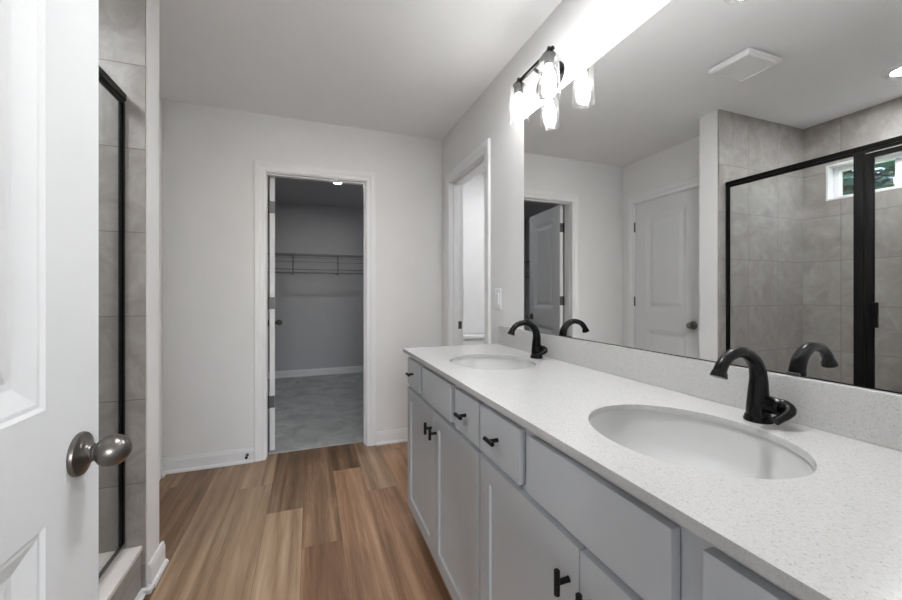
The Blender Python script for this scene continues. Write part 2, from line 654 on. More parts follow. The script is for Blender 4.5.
# ------------------------------------------------------------------ trim
CAS = [(0.0, 0.0), (0.0, 0.007), (0.006, 0.010), (0.026, 0.011), (0.036, 0.0155), (0.062, 0.0165), (0.070, 0.014), (0.072, 0.0)]


def casing(name, a0, a1, top, place, label, rev=0.005, bottom=0.0):
    """mitred casing round an opening a0..a1 up to top; place(a, z, t) -> world"""
    bm = bmesh.new()
    rows = []
    for d, t in CAS:
        d += rev
        rows.append([bm.verts.new(place(a, z, t)) for a, z in ((a0 - d, bottom), (a0 - d, top + d), (a1 + d, top + d), (a1 + d, bottom))])
    n = len(rows)
    for i in range(n):
        a, b = rows[i], rows[(i + 1) % n]
        for k in range(3):
            bm.faces.new((a[k], a[k + 1], b[k + 1], b[k]))
    bm.faces.new([r[0] for r in rows])
    bm.faces.new([r[3] for r in rows][::-1])
    return struct(name, bm, M['trim'], label, 'door trim')


def lining(name, axis, a0, a1, b0, b1, top, stop, label):
    """jambs and head lining a wall opening with a door stop; axis 'x' opening runs along x"""
    j = 0.018
    s0, s1 = stop
    bx = [(a0 - j, a0, b0, b1, 0, top + j), (a1, a1 + j, b0, b1, 0, top + j), (a0, a1, b0, b1, top, top + j),
          (a0, a0 + 0.004, s0, s1, 0, top), (a1 - 0.010, a1, s0, s1, 0, top), (a0 + 0.004, a1 - 0.010, s0, s1, top - 0.010, top)]
    if axis == 'y':
        bx = [(b[2], b[3], b[0], b[1], b[4], b[5]) for b in bx]
    return struct(name, B(*bx, bev=0.0012, seg=1), M['trim'], label, 'door trim')


casing('trim_1', CX0, CX1, DH, lambda a, z, t: (a, YB - t, z), 'white casing around the closet doorway in the far wall')
lining('trim_2', 'x', CX0, CX1, YB, YB + T, DH, (YB + 0.030, YB + 0.068), 'white jambs lining the closet doorway')
casing('trim_3', WY0, WY1, DH, lambda a, z, t: (XR - t, a, z), 'white casing around the toilet room doorway in the right wall')
lining('trim_4', 'y', WY0, WY1, XR, XR + T, DH, (XR + 0.030, XR + 0.068), 'white jambs lining the toilet room doorway')
casing('trim_5', LY0, LY1, DH, lambda a, z, t: (XL + t, a, z), 'white casing around the closed left door')
lining('trim_6', 'y', LY0, LY1, XL - T, XL, DH, (XL - 0.085, XL - 0.045), 'white jambs lining the closed left door')
lining('trim_7', 'x', -0.385, 0.385, -0.045, YW, DH, (-0.005, 0.03), 'white jambs lining the entry doorway')

BASE = [(0, 0), (0.026, 0), (0.026, 0.008), (0.022, 0.016), (0.014, 0.020), (0.014, 0.078), (0.011, 0.086), (0.009, 0.097), (0, 0.098)]


def baseboard(name, p0, p1, nrm, label, prof=BASE):
    p0, p1, nrm = Vector(p0), Vector(p1), Vector(nrm)
    bm = bmesh.new()
    r0 = [bm.verts.new((*(p0 + nrm * t), z)) for t, z in prof]
    r1 = [bm.verts.new((*(p1 + nrm * t), z)) for t, z in prof]
    n = len(prof)
    for i in range(n):
        j = (i + 1) % n
        bm.faces.new((r0[i], r0[j], r1[j], r1[i]))
    bm.faces.new(r0)
    bm.faces.new(r1[::-1])
    return struct(name, bm, M['trim'], label, 'baseboard')


baseboard('baseboard_back_left', (XL, YB), (CX0 - 0.077, YB), (0, -1), 'white baseboard on the far wall left of the closet doorway')
baseboard('baseboard_back_right', (CX1 + 0.077, YB), (XR, YB), (0, -1), 'white baseboard on the far wall right of the closet doorway')
baseboard('baseboard_left', (XL, LY1 + 0.077), (XL, YB - 0.026), (1, 0), 'short white baseboard on the left wall by the far corner')
baseboard('baseboard_stub', (SX, SY1 + 0.014), (SX, SY2 + 0.026), (1, 0), 'white baseboard on the wall end beside the shower')
baseboard('baseboard_stub_back', (XL + 0.02, SY2), (SX, SY2), (0, 1), 'white baseboard on the far side of the shower wall end')
baseboard('baseboard_right', (XR, 1.97), (XR, WY0 - 0.077), (-1, 0), 'white baseboard on the right wall between vanity and doorway')
baseboard('baseboard_closet', (-1.5, 5.8), (1.05, 5.8), (0, -1), 'pale baseboard along the closet back wall')
SHOE = [(0, 0), (0.020, 0), (0.020, 0.008), (0.014, 0.017), (0, 0.021)]
baseboard('trim_8', (SX - 0.0155, 0.31), (SX - 0.0155, SY1 - 0.021), (1, 0), 'white shoe moulding along the foot of the shower curb', SHOE)


struct('trim_9', B((SX - 0.0155, SX + 0.022, SY1 - 0.020, SY1 - 0.0005, 0, 0.020), (SX + 0.001, SX + 0.022, SY1 - 0.0005, SY1 + 0.014, 0, 0.020), bev=0.003), M['trim'], 'white shoe moulding wrapping the foot of the wall end by the curb', 'trim')


# ------------------------------------------------------------------ doors
def door_slab(w, h, th, st=0.118):
    """two-panel slab: x 0..w, y -th/2..th/2, z 0..h"""
    bm = bmesh.new()
    xs = [0, st, w - st, w]
    zs = [0, 0.20, 0.835, 1.00, h - 0.112, h]
    for side in (-1, 1):
        g = [[bm.verts.new((x, side * th / 2, z)) for x in xs] for z in zs]
        panels = []
        for i in range(5):
            for k in range(3):
                f = bm.faces.new((g[i][k], g[i][k + 1], g[i + 1][k + 1], g[i + 1][k]))
                if k == 1 and i in (1, 3):
                    panels.append(f)
        if side == -1:
            gf = g
    bm.normal_update()
    # rim
    bmesh.ops.recalc_face_normals(bm, faces=bm.faces[:])
    be = [e for e in bm.edges if len(e.link_faces) == 1]
    bmesh.ops.bridge_loops(bm, edges=be)
    bmesh.ops.recalc_face_normals(bm, faces=bm.faces[:])
    ps = [f for f in bm.faces if abs(f.normal.y) > 0.9 and abs(f.calc_center_median().x - w / 2) < 0.05 and min(abs(f.calc_center_median().z - (zs[1] + zs[2]) / 2), abs(f.calc_center_median().z - (zs[3] + zs[4]) / 2)) < 0.02]
    for thick, dep in ((0.005, -0.004), (0.006, 0.0), (0.028, -0.011), (0.010, 0.0), (0.030, 0.008)):
        bmesh.ops.inset_individual(bm, faces=ps, thickness=thick, depth=dep, use_even_offset=True)
    return bm


def knob_bm(bm, x, z, y0, s):
    mat = Matrix.Translation((x, y0, z)) @ Matrix.Rotation(-s * PI / 2, 4, 'X')
    prof = [(0, 0), (0.0345, 0), (0.0350, 0.003), (0.0335, 0.0065), (0.0285, 0.0085), (0.0235, 0.0105), (0.0185, 0.0135), (0.0155, 0.017), (0.0140, 0.0185), (0.0140, 0.0205), (0.0125, 0.0215), (0.0125, 0.0235),
            (0.0165, 0.0255), (0.0215, 0.030), (0.0248, 0.0360), (0.0258, 0.0420), (0.0250, 0.0490), (0.0222, 0.0565), (0.0175, 0.0625), (0.0120, 0.0662), (0.0060, 0.0685), (0, 0.069)]
    lathe(bm, prof, mat, 36)


def make_door(name, w, hinge, ang, label, hz=(0.36, 1.09, 1.80), hside=-1, kz=0.905, h=2.022, th=0.035, st=0.118):
    """door hung at hinge point, turned by ang about z; hside: face carrying the hinge knuckles"""
    r = thing(name, label, 'door', (0, 0, 0), None, 'structure')
    o = obj('door_slab', door_slab(w, h, th, st), M['door'], r)
    for s in (-1, 1):
        bm = bmesh.new()
        knob_bm(bm, w - 0.062, kz, s * th / 2, s)
        k = obj('door_knob', bm, M['nickel'], r, True, 'satin nickel egg-shaped knob')
    for z in hz:
        bm = bmesh.new()
        box(bm, -0.0018, 0.0, -th / 2 + 0.001, th / 2 - 0.001, z - 0.044, z + 0.044)
        box(bm, -0.016, 0.0, hside * (th / 2) - 0.001, hside * (th / 2) + 0.002, z - 0.044, z + 0.044)
        lathe(bm, [(0, -0.046), (0.0065, -0.046), (0.0065, 0.046), (0, 0.046)], Matrix.Translation((-0.004, hside * (th / 2 + 0.0055), z)), 12)
        obj('hinge', bm, M['steel'], r, True, 'grey metal butt hinge')
    r.location = hinge
    r.rotation_euler = (0, 0, ang)
    return r


# entry door: open, standing along the left of the view
make_door('door_1', 0.762, (-0.3685, 0.090, 0.008), PI / 2, 'white two-panel entry door standing open in the left foreground', hside=1, kz=0.905, st=0.145)
# closet door: swung into the closet
make_door('door_2', 0.645, (-0.2595, 3.112, 0.012), PI / 2 + math.radians(5.4), 'white door swung open into the closet', hside=1)
# closed door in the left wall, seen in the mirror
make_door('door_3', 0.655, (XL - 0.0195, LY1 - 0.004, 0.008), -PI / 2, 'closed white two-panel door seen in the mirror, left wall', hside=1)

# strike plate on the far jamb of the toilet room doorway
tag(obj('strike_plate', B((XR + 0.070, XR + 0.100, WY1 - 0.002, WY1, 0.895, 0.955), (XR + 0.062, XR + 0.070, WY1 - 0.004, WY1, 0.905, 0.945), bev=0.0008), M['steel']),
    'small grey strike plate on the toilet room door jamb', 'strike plate')

# ------------------------------------------------------------------ vanity
CZ = 0.887
CXF = 0.4541
SINKS = [(0.724, 1.461), (0.725, 0.573)]
SA, SB = 0.173, 0.2025


def counter_bm():
    bm = bmesh.new()
    x0, x1, y0, y1, z0, z1 = CXF, XR - 0.0005, YW + 0.003, 1.945, CZ - 0.016, CZ

    def loop(pts, z):
        vs = [bm.verts.new((x, y, z)) for x, y in pts]
        return vs, [bm.edges.new((vs[i], vs[(i + 1) % len(vs)])) for i in range(len(vs))]
    outer = [(x0, y0), (x1, y0), (x1, y1), (x0, y1)]
    holes = [[(cx + SA * math.cos(2 * PI * i / 72), cy + SB * math.sin(2 * PI * i / 72)) for i in range(72)] for cx, cy in SINKS]
    tops, bots = [], []
    for z, store in ((z1, tops), (z0, bots)):
        es = []
        for pts in [outer] + holes:
            v, e = loop(pts, z)
            store.append(v)
            es += e
        bmesh.ops.triangle_fill(bm, edges=es, use_beauty=True)
    for a, b in zip(tops, bots):
        n = len(a)
        for i in range(n):
            bm.faces.new((a[i], a[(i + 1) % n], b[(i + 1) % n], b[i]))
    # soften the outer top edges
    ed = [e for e in bm.edges if len(e.link_faces) == 2 and all(abs(v.co.z - z1) < 1e-5 for v in e.verts) and any(abs(f.normal.z) < 0.1 for f in e.link_faces)]
    bm.normal_update()
    ed = [e for e in bm.edges if all(abs(v.co.z - z1) < 1e-5 for v in e.verts) and any(all(abs(v.co.z - z1) < 1e-5 for v in f.verts) for f in e.link_faces) and any(not all(abs(v.co.z - z1) < 1e-5 for v in f.verts) for f in e.link_faces)]
    bmesh.ops.bevel(bm, geom=ed, offset=0.002, segments=2, profile=0.5, affect='EDGES')
    return bm


ct = thing('countertop', 'speckled white quartz worktop across the double vanity', 'countertop', (CXF, 1.0, CZ - 0.016))
obj('slab', counter_bm(), M['quartz'], ct)
obj('backsplash', B((XR - 0.0205, XR - 0.0005, YW + 0.003, 1.945, CZ, CZ + 0.101), bev=0.0015), M['quartz'], ct)

# undermount basins
def basin_bm(cx, cy):
    bm = bmesh.new()
    a = SA + 0.004
    z = CZ - 0.0165
    inner = [(1.0, 0), (0.995, -0.012), (0.975, -0.04), (0.93, -0.075), (0.84, -0.105), (0.68, -0.127), (0.45, -0.139), (0.20, -0.144), (0.085, -0.145)]
    prof = [(1.12, 0), *inner]
    outer = [(0.085, -0.157), (0.46, -0.151), (0.71, -0.138), (0.89, -0.112), (0.99, -0.078), (1.04, -0.03), (1.06, -0.012), (1.12, -0.012), (1.12, 0)]
    lathe(bm, [(r * a, z + d) for r, d in prof + outer], Matrix.Translation((cx, cy, 0)), 64, 1.0, (SB + 0.004) / a)
    return bm


cx, cy = SINKS[0]
sk0 = thing('sink', 'white oval undermount basin farther from the entry door', 'sink', (cx, cy, CZ - 0.18))
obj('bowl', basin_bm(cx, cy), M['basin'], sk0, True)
bm = bmesh.new()
lathe(bm, [(0, CZ - 0.162), (0.030, CZ - 0.163), (0.0315, CZ - 0.1645), (0.018, CZ - 0.168), (0.014, CZ - 0.185), (0, CZ - 0.185)], Matrix.Translation((cx, cy, 0)), 32)
obj('drain', bm, M['bronze'], sk0, True, 'dark bronze drain')
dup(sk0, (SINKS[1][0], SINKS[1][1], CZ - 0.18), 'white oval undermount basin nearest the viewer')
for o in [o for o in C.objects if o.name.startswith('sink')]:
    o['group'] = 'basins in the vanity worktop'

# faucets
FX = 0.947
fr = (FX, 1.464, CZ + 0.0004)
f0 = thing('faucet', 'dark bronze gooseneck faucet behind the farther basin', 'faucet', fr, 'faucets on the vanity')
bm = bmesh.new()
lathe(bm, [(0, 0), (0.0275, 0), (0.0275, 0.005), (0.0255, 0.008), (0.0255, 0.011), (0.0235, 0.014), (0, 0.014)], Matrix.Translation(fr), 36)
obj('base', bm, M['bronze'], f0, True)
pts = [(0, 0, .012), (0, 0, .035), (0, 0, .065), (0.001, 0, .095), (-.006, 0, .122), (-.024, 0, .143), (-.050, 0, .1555), (-.076, 0, .1555), (-.101, 0, .147), (-.118, 0, .131), (-.125, 0, .118)]
rad = [.0235, .0222, .0195, .0172, .0155, .0140, .0126, .0117, .0116, .0122, .0132]
pp, rr = smooth_path(pts, rad, 5)
bm = bmesh.new()
tube(bm, [Vector(fr) + p for p in pp], rr, 24)
obj('spout', bm, M['bronze'], f0, True)
bm = bmesh.new()
d = Vector((-.0055, 0, -.015)).normalized()
q = Vector(fr) + Vector((-.125, 0, .118))
tube(bm, [q - d * .001, q + d * .002, q + d * .010, q + d * .012, q + d * .012, q + d * .001], [.0134, .0148, .0164, .0160, .0130, .0120], 24)
obj('spout_tip', bm, M['bronze'], f0, True)
bm = bmesh.new()
hb = Vector(fr)
pp, rr = smooth_path([hb + Vector(p) for p in [(0.002, -.010, .041), (0.003, -.024, .041), (0.003, -.036, .0405), (0.003, -.044, .040)]], [.0195, .0190, .0182, .0165], 4)
tube(bm, pp, rr, 24)
h0 = obj('handle', bm, M['bronze'], f0, True)
bm = bmesh.new()
pp, rr = smooth_path([hb + Vector(p) for p in [(0.004, -.030, .0430), (0.008, -.045, .0425), (0.005, -.056, .038), (-.008, -.059, .031), (-.022, -.056, .024), (-.033, -.052, .018)]], [.0150, .0150, .0130, .0100, .0085, .0090], 5)
tube(bm, pp, rr, 20)
obj('lever', bm, M['bronze'], f0, True)
dup(f0, (FX, 0.567, CZ + 0.0004), 'dark bronze gooseneck faucet behind the nearest basin')

# cabinets
CFX = 0.475      # face of the fronts
FRX = 0.494      # face of the frame
UW = 0.897


def shaker(y0, y1, z0, z1):
    bm = B((CFX, FRX - 0.0005, y0, y1, z0, z1))
    f = [f for f in bm.faces if f.calc_center_median().x < CFX + 0.0005]
    bmesh.ops.inset_individual(bm, faces=f, thickness=0.057, depth=0.0, use_even_offset=True)
    bmesh.ops.inset_individual(bm, faces=f, thickness=0.0015, depth=-0.0075, use_even_offset=True)
    return bm


def slabfront(y0, y1, z0, z1):
    return B((CFX, FRX - 0.0005, y0, y1, z0, z1), bev=0.0012, seg=2)


def tknob(bm, y, z, vertical):
    m = Matrix.Translation((CFX, y, z)) @ Matrix.Rotation(-PI / 2, 4, 'Y')
    lathe(bm, [(0, 0), (0.0062, 0), (0.0055, 0.004), (0.0055, 0.024), (0, 0.024)], m, 16)
    a = Vector((0, 0, 1)) if vertical else Vector((0, 1, 0))
    c = Vector((CFX - 0.0275, y, z))
    L = 0.0245
    tube(bm, [c - a * L, c - a * (L - .001), c + a * (L - .001), c + a * L], [0.005, 0.006, 0.006, 0.005], 16)


yT = 1.937
cb = thing('vanity_cabinet', 'grey shaker vanity cabinet under the farther basin', 'cabinet', (0.75, yT - UW / 2, 0), 'vanity base cabinets')
y0, y1 = yT - UW, yT
bm = bmesh.new()
zt = CZ - 0.0165
zb = 0.085
box(bm, FRX + 0.001, XR - 0.002, y1 - 0.016, y1 - 0.0005, zb, zt)          # side panels
box(bm, FRX + 0.001, XR - 0.002, y0 + 0.0005, y0 + 0.016, zb, zt)
box(bm, XR - 0.010, XR - 0.002, y0 + 0.016, y1 - 0.016, zb, zt)            # back
box(bm, FRX + 0.001, XR - 0.010, y0 + 0.016, y1 - 0.016, zb, zb + 0.016)     # bottom
obj('cabinet_box', bm, M['cab_in'], cb)
bm = bmesh.new()                                                   # face frame
for b in ((y1 - 0.04, y1, zb, zt), (y0, y0 + 0.04, zb, zt)):
    box(bm, FRX, FRX + 0.018, *b)
box(bm, FRX, FRX + 0.018, y0 + 0.04, y1 - 0.04, zt - 0.035, zt)
box(bm, FRX, FRX + 0.018, y0 + 0.04, y1 - 0.04, 0.675, 0.72)
box(bm, FRX, FRX + 0.018, y0 + 0.04, y1 - 0.04, zb, zb + 0.035)
box(bm, FRX, FRX + 0.018, yT - 0.275, yT - 0.23, 0.72, zt - 0.035)
box(bm, FRX, FRX + 0.018, yT - 0.69, yT - 0.645, 0.72, zt - 0.035)
obj('face_frame', bm, M['cab'], cb)
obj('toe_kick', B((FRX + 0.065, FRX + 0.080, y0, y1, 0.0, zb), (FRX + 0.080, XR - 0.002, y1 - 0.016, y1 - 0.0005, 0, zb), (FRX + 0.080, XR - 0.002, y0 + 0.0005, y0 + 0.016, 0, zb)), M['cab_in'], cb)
for a, b, kind in ((0.005, 0.230, 'drawer'), (0.275, 0.645, 'false'), (0.690, 0.890, 'drawer')):
    d = obj('drawer' if kind == 'drawer' else 'false_drawer_front', slabfront(yT - b, yT - a, 0.708, 0.843), M['cab'], cb)
    if kind == 'drawer':
        bm = bmesh.new()
        tknob(bm, yT - (a + b) / 2, 0.778, False)
        obj('knob', bm, M['black'], d, True, 'black T-bar knob set level')
for a, b, ky in ((0.008, 0.449, 0.449 - 0.030), (0.453, 0.890, 0.453 + 0.030)):
    d = obj('cabinet_door', shaker(yT - b, yT - a, 0.088, 0.692), M['cab'], cb)
    bm = bmesh.new()
    tknob(bm, yT - ky, 0.615, True)
    obj('knob', bm, M['black'], d, True, 'black T-bar knob set upright')
dup(cb, (0.75, yT - UW * 1.5, 0), 'grey shaker vanity cabinet under the nearest basin')
tag(obj('filler_strip', B((FRX, FRX + 0.018, YW + 0.003, yT - 2 * UW, zb, zt)), M['cab']), 'narrow grey filler strip between vanity and entry wall', 'filler strip')

# ------------------------------------------------------------------ mirror
XM = 1.0174
MY0, MY1, MZ0, MZ1 = 0.16, 1.6863, 0.9915, 2.053
mr = thing('wall_mirror', 'large frameless mirror above the vanity backsplash', 'mirror', (XM, 1.0, MZ0))
obj('glass', B((XM, XM + 0.0045, MY0, MY1, MZ0, MZ1)), M['mirror'], mr)
obj('backing', B((XM + 0.0046, XR - 0.0002, MY0 + 0.0005, MY1 - 0.0005, MZ0 + 0.0005, MZ1 - 0.0005), (XM + 0.001, XR - 0.0002, MY0 + 0.0005, MY1 - 0.0005, MZ0 - 0.003, MZ0)), M['black'], mr, label='dark backing edge')
for y in (0.538, 1.33):
    obj('mirror_clip', B((XM - 0.004, XR - 0.0002, y - 0.012, y + 0.012, MZ0 - 0.0029, MZ0 + 0.004), bev=0.001), M['steel'], mr, label='small metal mirror clip')

# ------------------------------------------------------------------ vanity lights
def vanity_light(yc):
    z = 2.175
    r = thing('vanity_light', 'two-bulb bathroom fixture with clear glass shades above the farther end of the mirror', 'wall lamp', (XR, yc, 2.13), 'fixtures above the mirror')
    bm = bmesh.new()
    m = Matrix.Translation((XR - 0.0005, yc, 2.135)) @ Matrix.Rotation(-PI / 2, 4, 'Y')
    lathe(bm, [(0, 0), (0.070, 0), (0.070, 0.010), (0.064, 0.016), (0.050, 0.018), (0, 0.018)], m, 40, 1.0, 1.48)
    obj('back_plate', bm, M['bronze'], r, True, 'dark oval back plate')
    bm = bmesh.new()
    tube(bm, [(XR - 0.016, yc, 2.152), (0.955, yc, 2.165), (0.93, yc, z)], 0.007, 14)
    obj('arm', bm, M['bronze'], r, True)
    bm = bmesh.new()
    tube(bm, [(0.93, yc - 0.150, z), (0.93, yc + 0.150, z)], 0.0092, 14)
    obj('bar', bm, M['bronze'], r, True, 'dark horizontal bar')
    for s in (-1, 1):
        y = yc + s * 0.1225
        bm = bmesh.new()
        lathe(bm, [(0, .022), (.006, .020), (.0085, .014), (.006, .010), (.0075, .006), (.013, .004), (.013, -.006), (.026, -.010), (.029, -.014), (.027, -.0175), (.022, -.022), (.022, -.052), (.020, -.056), (0, -.056)], Matrix.Translation((0.93, y, z)), 28)
        so = obj('socket', bm, M['bronze'], r, True, 'dark lamp socket with a small finial')
        bm = bmesh.new()
        lathe(bm, [(.024, -.0178), (.036, -.0185), (.0400, -.024), (.0415, -.05), (.0435, -.10), (.0465, -.165), (.0475, -.184), (.0455, -.184), (.0445, -.165), (.0415, -.10), (.0395, -.05), (.038, -.026), (.034, -.0205), (.024, -.0185)], Matrix.Translation((0.93, y, z)), 40)
        obj('glass_shade', bm, M['shade'], so, True, 'clear flared glass shade')
        bm = bmesh.new()
        lathe(bm, [(0, -.056), (.013, -.056), (.0135, -.066), (.019, -.082), (.0265, -.102), (.0295, -.120), (.027, -.136), (.019, -.148), (.008, -.153), (0, -.154)], Matrix.Translation((0.93, y, z)), 20)
        obj('bulb', bm, M['bulb'], so, True, 'lit bulb')
    return r


v0 = vanity_light(1.4675)
dup(v0, (XR, 0.572, 2.13), 'two-bulb bathroom fixture with clear glass shades above the nearer end of the mirror')


# ------------------------------------------------------------------ ceiling things
def can(name, x, y, mat, label, r=0.085, ri=0.056, group='recessed ceiling lights'):
    t = thing(name, label, 'ceiling light', (x, y, H), group)
    bm = bmesh.new()
    lathe(bm, [(ri, 0.0), (r, 0.0), (r, -0.004), (r - 0.010, -0.011), (ri, -0.011)], Matrix.Translation((x, y, H)), 40)
    obj('trim_ring', bm, M['plastic'], t, True)
    bm = bmesh.new()
    lathe(bm, [(0, 0.0), (ri, 0.0), (ri, -0.010), (0, -0.012)], Matrix.Translation((x, y, H)), 40)
    obj('lens', bm, mat, t, True, 'lit round lens')


can('recessed_light', -1.115, 1.135, M['can_shower'], 'round recessed light in the ceiling over the shower', 0.09, 0.053)
can('recessed_light', 0.30, 4.50, M['can_closet'], 'round recessed light in the closet ceiling')
can('recessed_light', 0.42, 0.93, M['can_fill'], 'added unseen fill light in the bathroom ceiling near the entry door')  # added lamp, out of view, filling the room with light
can('recessed_light', 1.80, 2.75, M['can_wc'], 'round recessed light in the toilet room ceiling')

ev = thing('exhaust_fan', 'square white exhaust fan cover on the bathroom ceiling', 'exhaust fan', (-0.196, 1.406, H))
bm = bmesh.new()
ex, ey = -0.196, 1.406
box(bm, ex - 0.105, ex + 0.105, ey - 0.088, ey + 0.088, H - 0.014, H)
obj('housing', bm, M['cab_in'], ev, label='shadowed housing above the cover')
bm = bmesh.new()
box(bm, ex - 0.130, ex + 0.130, ey - 0.106, ey + 0.106, H - 0.030, H - 0.012)
top = [f for f in bm.faces if f.normal.z < -0.9]
bmesh.ops.inset_individual(bm, faces=top, thickness=0.016, depth=0.008)
bmesh.ops.inset_individual(bm, faces=top, thickness=0.006, depth=0.0)
bmesh.ops.inset_individual(bm, faces=top, thickness=0.002, depth=-0.003)
obj('cover', bm, M['plastic'], ev)

# ------------------------------------------------------------------ light switch, door stop
sw = thing('light_switch', 'white rocker switch on the wall between doorway and mirror', 'light switch', (XR, 1.980, 1.142))
obj('switch_plate', B((XR - 0.006, XR - 0.0002, 1.942, 2.018, 1.083, 1.201), bev=0.002), M['plastic'], sw)
obj('rocker', B((XR - 0.0095, XR - 0.005, 1.963, 1.997, 1.109, 1.175), bev=0.0015), M['plastic'], sw)

ds = thing('door_stop', 'small spring door stop on the baseboard left of the closet doorway', 'door stop', (-0.405, YB - 0.014, 0.055))
bm = bmesh.new()
tube(bm, [(-0.405, YB - 0.0145 - 0.001 * i, 0.055) for i in (0, 4, 5, 8, 9, 12, 13, 16, 17, 20, 21, 24, 25, 28, 29, 32, 33, 36, 37, 40, 42)],
     [.010, .010, .006, .006, .0045, .006, .0045, .006, .0045, .006, .0045, .006, .0045, .006, .0045, .006, .0045, .006, .0045, .006, .006], 14)
obj('spring', bm, M['steel'], ds, True)
bm = bmesh.new()
tube(bm, [(-0.405, YB - 0.056, 0.055), (-0.405, YB - 0.059, 0.055), (-0.405, YB - 0.067, 0.055), (-0.405, YB - 0.069, 0.055)], [.007, .0088, .0088, .006], 14)
obj('rubber_tip', bm, M['black'], ds, True, label='dark rubber tip')

# ------------------------------------------------------------------ shower
cu = thing('shower_curb', 'tile-faced shower curb with a pale flat top', 'shower curb', (-0.68, 1.0, 0), None, 'structure')
obj('curb_face', B((-0.760, SX - 0.016, 0.301, SY1 - 0.0005, 0, 0.168)), M['tile_y'], cu)
obj('curb_top', B((-0.768, SX - 0.011, 0.301, SY1 - 0.0005, 0.168, 0.186), bev=0.002), M['curb'], cu)
tag(obj('shower_pan', B((SXB + 0.0005, -0.761, 0.301, SY1 - 0.0005, 0, 0.06), bev=0.004), M['curb']), 'pale shower pan behind the curb', 'shower pan')

se = thing('shower_enclosure', 'black-framed glass shower enclosure on the curb', 'shower enclosure', (-0.69, 1.0, 0.186))
gx0, gx1 = -0.686, -0.669
obj('header_rail', B((gx0 - 0.003, gx1 + 0.004, 0.302, SY1 - 0.001, 1.917, 1.943), (gx0 + 0.002, gx1 - 0.001, 0.302, SY1 - 0.001, 1.903, 1.918), bev=0.002), M['frame'], se, label='dark bronze header rail')
obj('wall_jamb', B((gx0, gx1, SY1 - 0.016, SY1 - 0.001, 0.205, 1.905), (gx0 + 0.006, gx1 - 0.006, SY1 - 0.026, SY1 - 0.015, 0.205, 1.905), bev=0.0015), M['frame'], se)
obj('wall_jamb', B((gx0, gx1, 0.302, 0.318, 0.205, 1.905), bev=0.0015), M['frame'], se)
obj('bottom_track', B((gx0, gx1, 0.302, SY1 - 0.001, 0.1865, 0.193), (gx0 + 0.003, gx1 - 0.009, 0.302, SY1 - 0.001, 0.192, 0.208), bev=0.002), M['frame'], se)
obj('track_insert', B((gx1 - 0.0085, gx1 + 0.005, 0.303, SY1 - 0.002, 0.1925, 0.213), bev=0.005, seg=3), M['chrome'], se, label='silver strip along the bottom track')
obj('post', B((gx0 - 0.002, gx1 + 0.002, 1.121, 1.161, 0.193, 1.905), bev=0.002), M['frame'], se, label='dark bronze door post')
obj('fixed_glass', B((-0.6800, -0.6740, 1.156, SY1 - 0.020, 0.205, 1.908)), M['glass'], se)
dy0, dy1 = 0.325, 1.117
df = obj('door_frame', B((gx0 + 0.003, gx1 + 0.001, dy1 - 0.034, dy1, 0.215, 1.896), (gx0 + 0.003, gx1 + 0.001, dy0, dy0 + 0.034, 0.215, 1.896),
                         (gx0 + 0.003, gx1 + 0.001, dy0 + 0.034, dy1 - 0.034, 1.870, 1.896), (gx0 + 0.003, gx1 + 0.001, dy0 + 0.034, dy1 - 0.034, 0.215, 0.245), bev=0.002), M['frame'], se, label='dark bronze frame of the hinged glass door')
obj('door_glass', B((-0.6800, -0.6740, dy0 + 0.030, dy1 - 0.030, 0.24, 1.874)), M['glass'], df)
bm = B((gx1 + 0.0005, gx1 + 0.030, dy1 - 0.044, dy1 - 0.030, 1.005, 1.020), (gx1 + 0.0012, gx1 + 0.030, dy1 - 0.044, dy1 - 0.030, 1.108, 1.123), (gx1 + 0.018, gx1 + 0.030, dy1 - 0.060, dy1 - 0.030, 1.000, 1.128), bev=0.002)
obj('pull_handle', bm, M['frame'], df)

# shower window
wy0, wy1, wz0, wz1 = WN
wd = thing('window_1', 'small white sliding window high in the shower back wall', 'window', (SXB - 0.10, (wy0 + wy1) / 2, wz0), None, 'structure')
lx0 = xo - 0.005
obj('window_return', B((lx0, SXB + 0.004, wy0, wy0 + 0.012, wz0, wz1), (lx0, SXB + 0.004, wy1 - 0.012, wy1, wz0, wz1), (lx0, SXB + 0.004, wy0 + 0.012, wy1 - 0.012, wz1 - 0.012, wz1), (lx0, SXB + 0.004, wy0 + 0.012, wy1 - 0.012, wz0, wz0 + 0.012)), M['trim'], wd)
a, b = SXB - 0.115, SXB - 0.065
fy0, fy1, fz0, fz1 = wy0 + 0.012, wy1 - 0.012, wz0 + 0.012, wz1 - 0.012
t_ = 0.030
obj('window_frame', B((a, b, fy0, fy0 + t_, fz0, fz1), (a, b, fy1 - t_, fy1, fz0, fz1), (a, b, fy0 + t_, fy1 - t_, fz1 - t_, fz1), (a, b, fy0 + t_, fy1 - t_, fz0, fz0 + t_ * .7), bev=0.002), M['plastic'], wd)
mc = (fy0 + fy1) / 2
obj('meeting_stile', B((a + 0.008, b - 0.006, mc - 0.016, mc + 0.016, fz0 + t_ * .7, fz1 - t_), bev=0.002), M['plastic'], wd)
obj('window_pane', B((a + 0.020, a + 0.024, fy0 + t_ - 0.004, mc - 0.014, fz0 + t_ * .6, fz1 - t_ + 0.004)), M['pane'], wd)
obj('window_pane', B((a + 0.028, a + 0.032, mc + 0.014, fy1 - t_ + 0.004, fz0 + t_ * .6, fz1 - t_ + 0.004)), M['pane'], wd)

